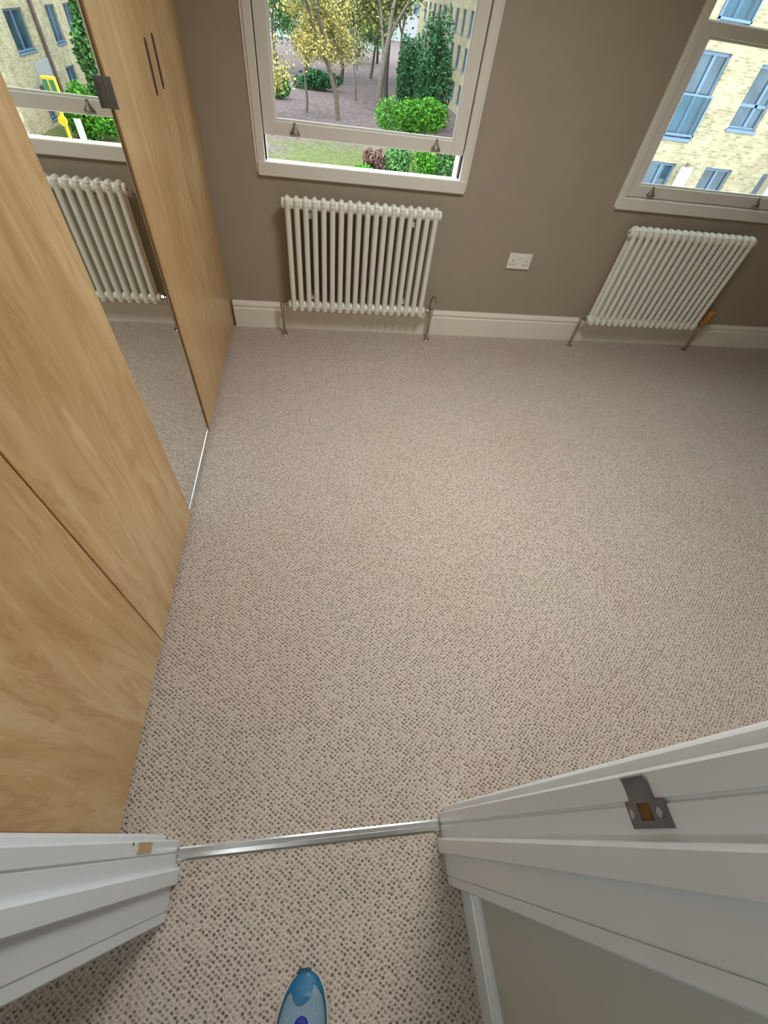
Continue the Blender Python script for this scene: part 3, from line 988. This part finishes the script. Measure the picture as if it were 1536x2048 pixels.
# ---------------------------------------------------------------- vegetation
def leaves_mesh(name, centres, size, rnd, squash=1.0):
    vs_, fs = [], []
    for c in centres:
        a = Vector((rnd.gauss(0, 1), rnd.gauss(0, 1), rnd.gauss(0, .7))).normalized()
        b = a.cross(Vector((rnd.gauss(0, 1), rnd.gauss(0, 1), rnd.gauss(0, 1)))).normalized()
        s = size * rnd.uniform(.6, 1.35)
        k = a.cross(b) * s * .12
        i = len(vs_)
        vs_ += [c - a * s, c + b * s * .5 + k, c + a * s, c - b * s * .5 + k]
        fs += [(i, i + 1, i + 2), (i, i + 2, i + 3)]
    me = bpy.data.meshes.new(name)
    me.from_pydata([tuple(v) for v in vs_], [], fs)
    me.update()
    return me

def grow(bm, p, d, L, r, depth, rnd, tips, spread=.6, kids=3):
    pts = [p]; q = Vector(p); dd = Vector(d)
    for i in range(4):
        dd = (dd + Vector((rnd.gauss(0, .10), rnd.gauss(0, .10), rnd.gauss(0, .05)))).normalized()
        q = q + dd * (L / 4); pts.append(q.copy())
    tube(bm, pts, [r * (1 - .13 * i) for i in range(5)], 6, cap=False)
    if depth <= 1:
        for t in pts[1:]: tips.append(t)
    if depth == 0: return
    for k in range(kids):
        a = rnd.uniform(0, 2 * math.pi)
        side = dd.orthogonal().normalized()
        side = side * math.cos(a) + dd.cross(side) * math.sin(a)
        nd = (dd + side * spread * rnd.uniform(.7, 1.3)).normalized()
        st = pts[rnd.choice((2, 3, 4, 4))]
        grow(bm, st, nd, L * rnd.uniform(.55, .8), r * .5, depth - 1, rnd, tips, spread, kids)

def tree(name, label, x, y, h, trunk_r, n_leaf, leaf, mat, bark, seed, trunk_frac=.45, spread=.6, depth=3, lean=(0, 0), cl=.5, group=None, kids=3):
    rnd = random.Random(seed)
    root = empty(name, (x, y, ZG)); tag(root, label, 'tree', group)
    bm = bmesh.new(); tips = []
    d = Vector((lean[0], lean[1], 1)).normalized()
    grow(bm, Vector((0, 0, -.05)), d, h * trunk_frac, trunk_r, depth, rnd, tips, spread, kids)
    finish('trunk', bm, bark, root, smooth='full')
    cs = [rnd.choice(tips) + Vector((rnd.gauss(0, cl), rnd.gauss(0, cl), rnd.gauss(0, cl * .8))) for _ in range(n_leaf)]
    cs = [c for c in cs if c.z > .3]
    tag(linkme('foliage', leaves_mesh('foliage', cs, leaf, rnd), mat, root), kind='stuff')

def bush(name, label, x, y, rx, ry, h, n_leaf, leaf, mat, seed, cat='bush', group=None, cone=False):
    rnd = random.Random(seed)
    root = empty(name, (x, y, ZG)); tag(root, label, cat, group)
    cs = []
    lobes = [(rnd.uniform(-.6, .6) * rx, rnd.uniform(-.6, .6) * ry, rnd.uniform(.3, .72) * h, rnd.uniform(.3, .55)) for _ in range(9)]
    while len(cs) < n_leaf:
        if cone:
            t = rnd.random() ** 1.5
            a = rnd.uniform(0, 2 * math.pi)
            rr = (1 - t) ** .7 * rnd.uniform(.55, 1.05) * (1 + .18 * math.sin(t * 22 + a * 2))
            cs.append(Vector((rx * rr * math.cos(a), ry * rr * math.sin(a), .1 + h * t)))
        else:
            lx, ly, lz, lr = rnd.choice(lobes)
            v = Vector((rnd.gauss(0, 1), rnd.gauss(0, 1), rnd.gauss(0, 1))).normalized() * rnd.uniform(.7, 1.05)
            c = Vector((lx + v.x * rx * lr, ly + v.y * ry * lr, lz + v.z * h * lr))
            if c.z > .05: cs.append(c)
    tag(linkme('foliage', leaves_mesh('foliage', cs, leaf, rnd), mat, root), kind='stuff')
    bm = bmesh.new()
    for k in range(5):
        a = rnd.uniform(0, 6.28)
        tube(bm, [(0, 0, -.05), (.15 * rx * math.cos(a), .15 * ry * math.sin(a), h * .3), (.35 * rx * math.cos(a), .35 * ry * math.sin(a), h * (.6 if not cone else .5))], [.06, .045, .02], 6)
    finish('stem', bm, M['bark'], root)

tree('blossom_tree', 'broad yellow flowering tree low over the earth beside the lawn', -.7, 54, 8.4, .15, 8000, .13, M['leaf_yellow'], M['bark'], 14, .38, .8, 4, cl=.38, kids=4)
tree('blossom_tree', 'smaller pale yellow flowering tree beside the mid green low shrub', -4.6, 50, 7.4, .13, 6500, .12, M['leaf_yellow'], M['bark'], 19, .36, .75, 4, cl=.4, kids=4)
tree('garden_tree', 'thin pale green sapling among the trunks of the garden', 4.6, 64, 9.5, .14, 5000, .15, M['leaf_pale'], M['bark'], 27, .4, .6, 4, cl=.6)
tree('garden_tree', 'slim pale trunk tree with sparse spring leaves in the garden', 2.2, 52.5, 11, .24, 4500, .14, M['leaf_pale'], M['bark'], 5, .62, .5, 3, cl=.7)
tree('garden_tree', 'thick trunk tree with dark leaning stem beside the evergreen', 6.6, 58.5, 12, .36, 4200, .15, M['leaf_pale'], M['bark'], 8, .6, .42, 3, cl=.7)
tree('garden_tree', 'dark slanting trunk tree just behind the thick pale trunk', 8.0, 63.5, 11, .30, 3600, .15, M['leaf_pale'], M['bark_dark'], 9, .6, .4, 3, (-.06, 0), cl=.7)
bush('evergreen_shrub', 'tall dark evergreen in front of the long brick block', 10.9, 53, 1.9, 1.9, 6.4, 8000, .15, M['leaf_dark'], 24, 'tree')
bush('evergreen_shrub', 'shorter rounded dark evergreen behind the bright green bush', 8.9, 56.5, 1.4, 1.4, 5.0, 3500, .15, M['leaf_dark'], 22, 'tree')
bush('garden_bush', 'wide bright green bush below the dark evergreens', 8.3, 48, 3.4, 1.8, 2.6, 6500, .13, M['leaf_bright'], 23)
for i, (x, y, rx, h, mt, lab) in enumerate([(3.95, 36.5, .75, 1.1, 'leaf_brown', 'dry brown bush at the end of the lawn hedge'),
                                     (5.70, 36.0, .90, 1.8, 'leaf_green', 'leafy green hedge bush next to the dry brown bush'),
                                     (7.45, 35.6, .97, 1.9, 'leaf_bright', 'light green hedge bush in the middle of the hedge'),
                                     (9.3, 35.8, .97, 1.9, 'leaf_green', 'leafy green hedge bush at the frame end of the hedge')]):
    bush('hedge_bush', lab, x, y, rx, 1.3, h, 2600, .11, M[mt], 40 + i, group='bushes along the lawn')
bush('hedge_bush', 'low bright green tuft in front of the dry brown bush', 3.2, 34.6, .7, .7, .6, 900, .1, M['leaf_bright'], 49, group='bushes along the lawn')
# seen only in the mirror
bush('street_tree', 'full green tree against the brick block, reflected in the mirror', 12.0, 40, 1.7, 1.7, 9.5, 9000, .17, M['leaf_green'], 31, 'tree', cone=True)
bush('garden_bush', 'yellow green bush below the green street tree, reflected in the mirror', 12.6, 36.4, 1.7, 1.5, 2.4, 3500, .12, M['leaf_bright'], 33)
# trees behind
rnd = random.Random(77)
for i, (x, y) in enumerate([(-9, 70), (-4.5, 78), (-1, 86), (3.5, 75), (8, 84), (11.5, 78), (-8, 96), (0, 104), (6, 100), (11, 104)]):
    k = 1 if i in (1, 4, 6, 8) else 0
    tree('background_tree', ('mid green' if k else 'pale leafed') + (' dark trunked' if i % 3 == 0 else ' brown trunked') + ' tree in the row behind the garden', x, y, rnd.uniform(9.5, 12.5), .24, 5000, .2, M['leaf_green' if k else 'leaf_pale'], M['bark_dark' if i % 3 == 0 else 'bark'], 100 + i, .45, .65, 3, cl=.9, group='trees behind the garden')
bush('low_shrub', 'dark low shrubs at the foot of the background trees', 0.6, 68, 3.2, 1.5, 1.6, 2500, .16, M['leaf_dark'], 61)
bush('low_shrub', 'mid green low shrub beside the smaller flowering tree', -4.6, 60, 2.5, 1.5, 1.8, 2500, .15, M['leaf_green'], 62)
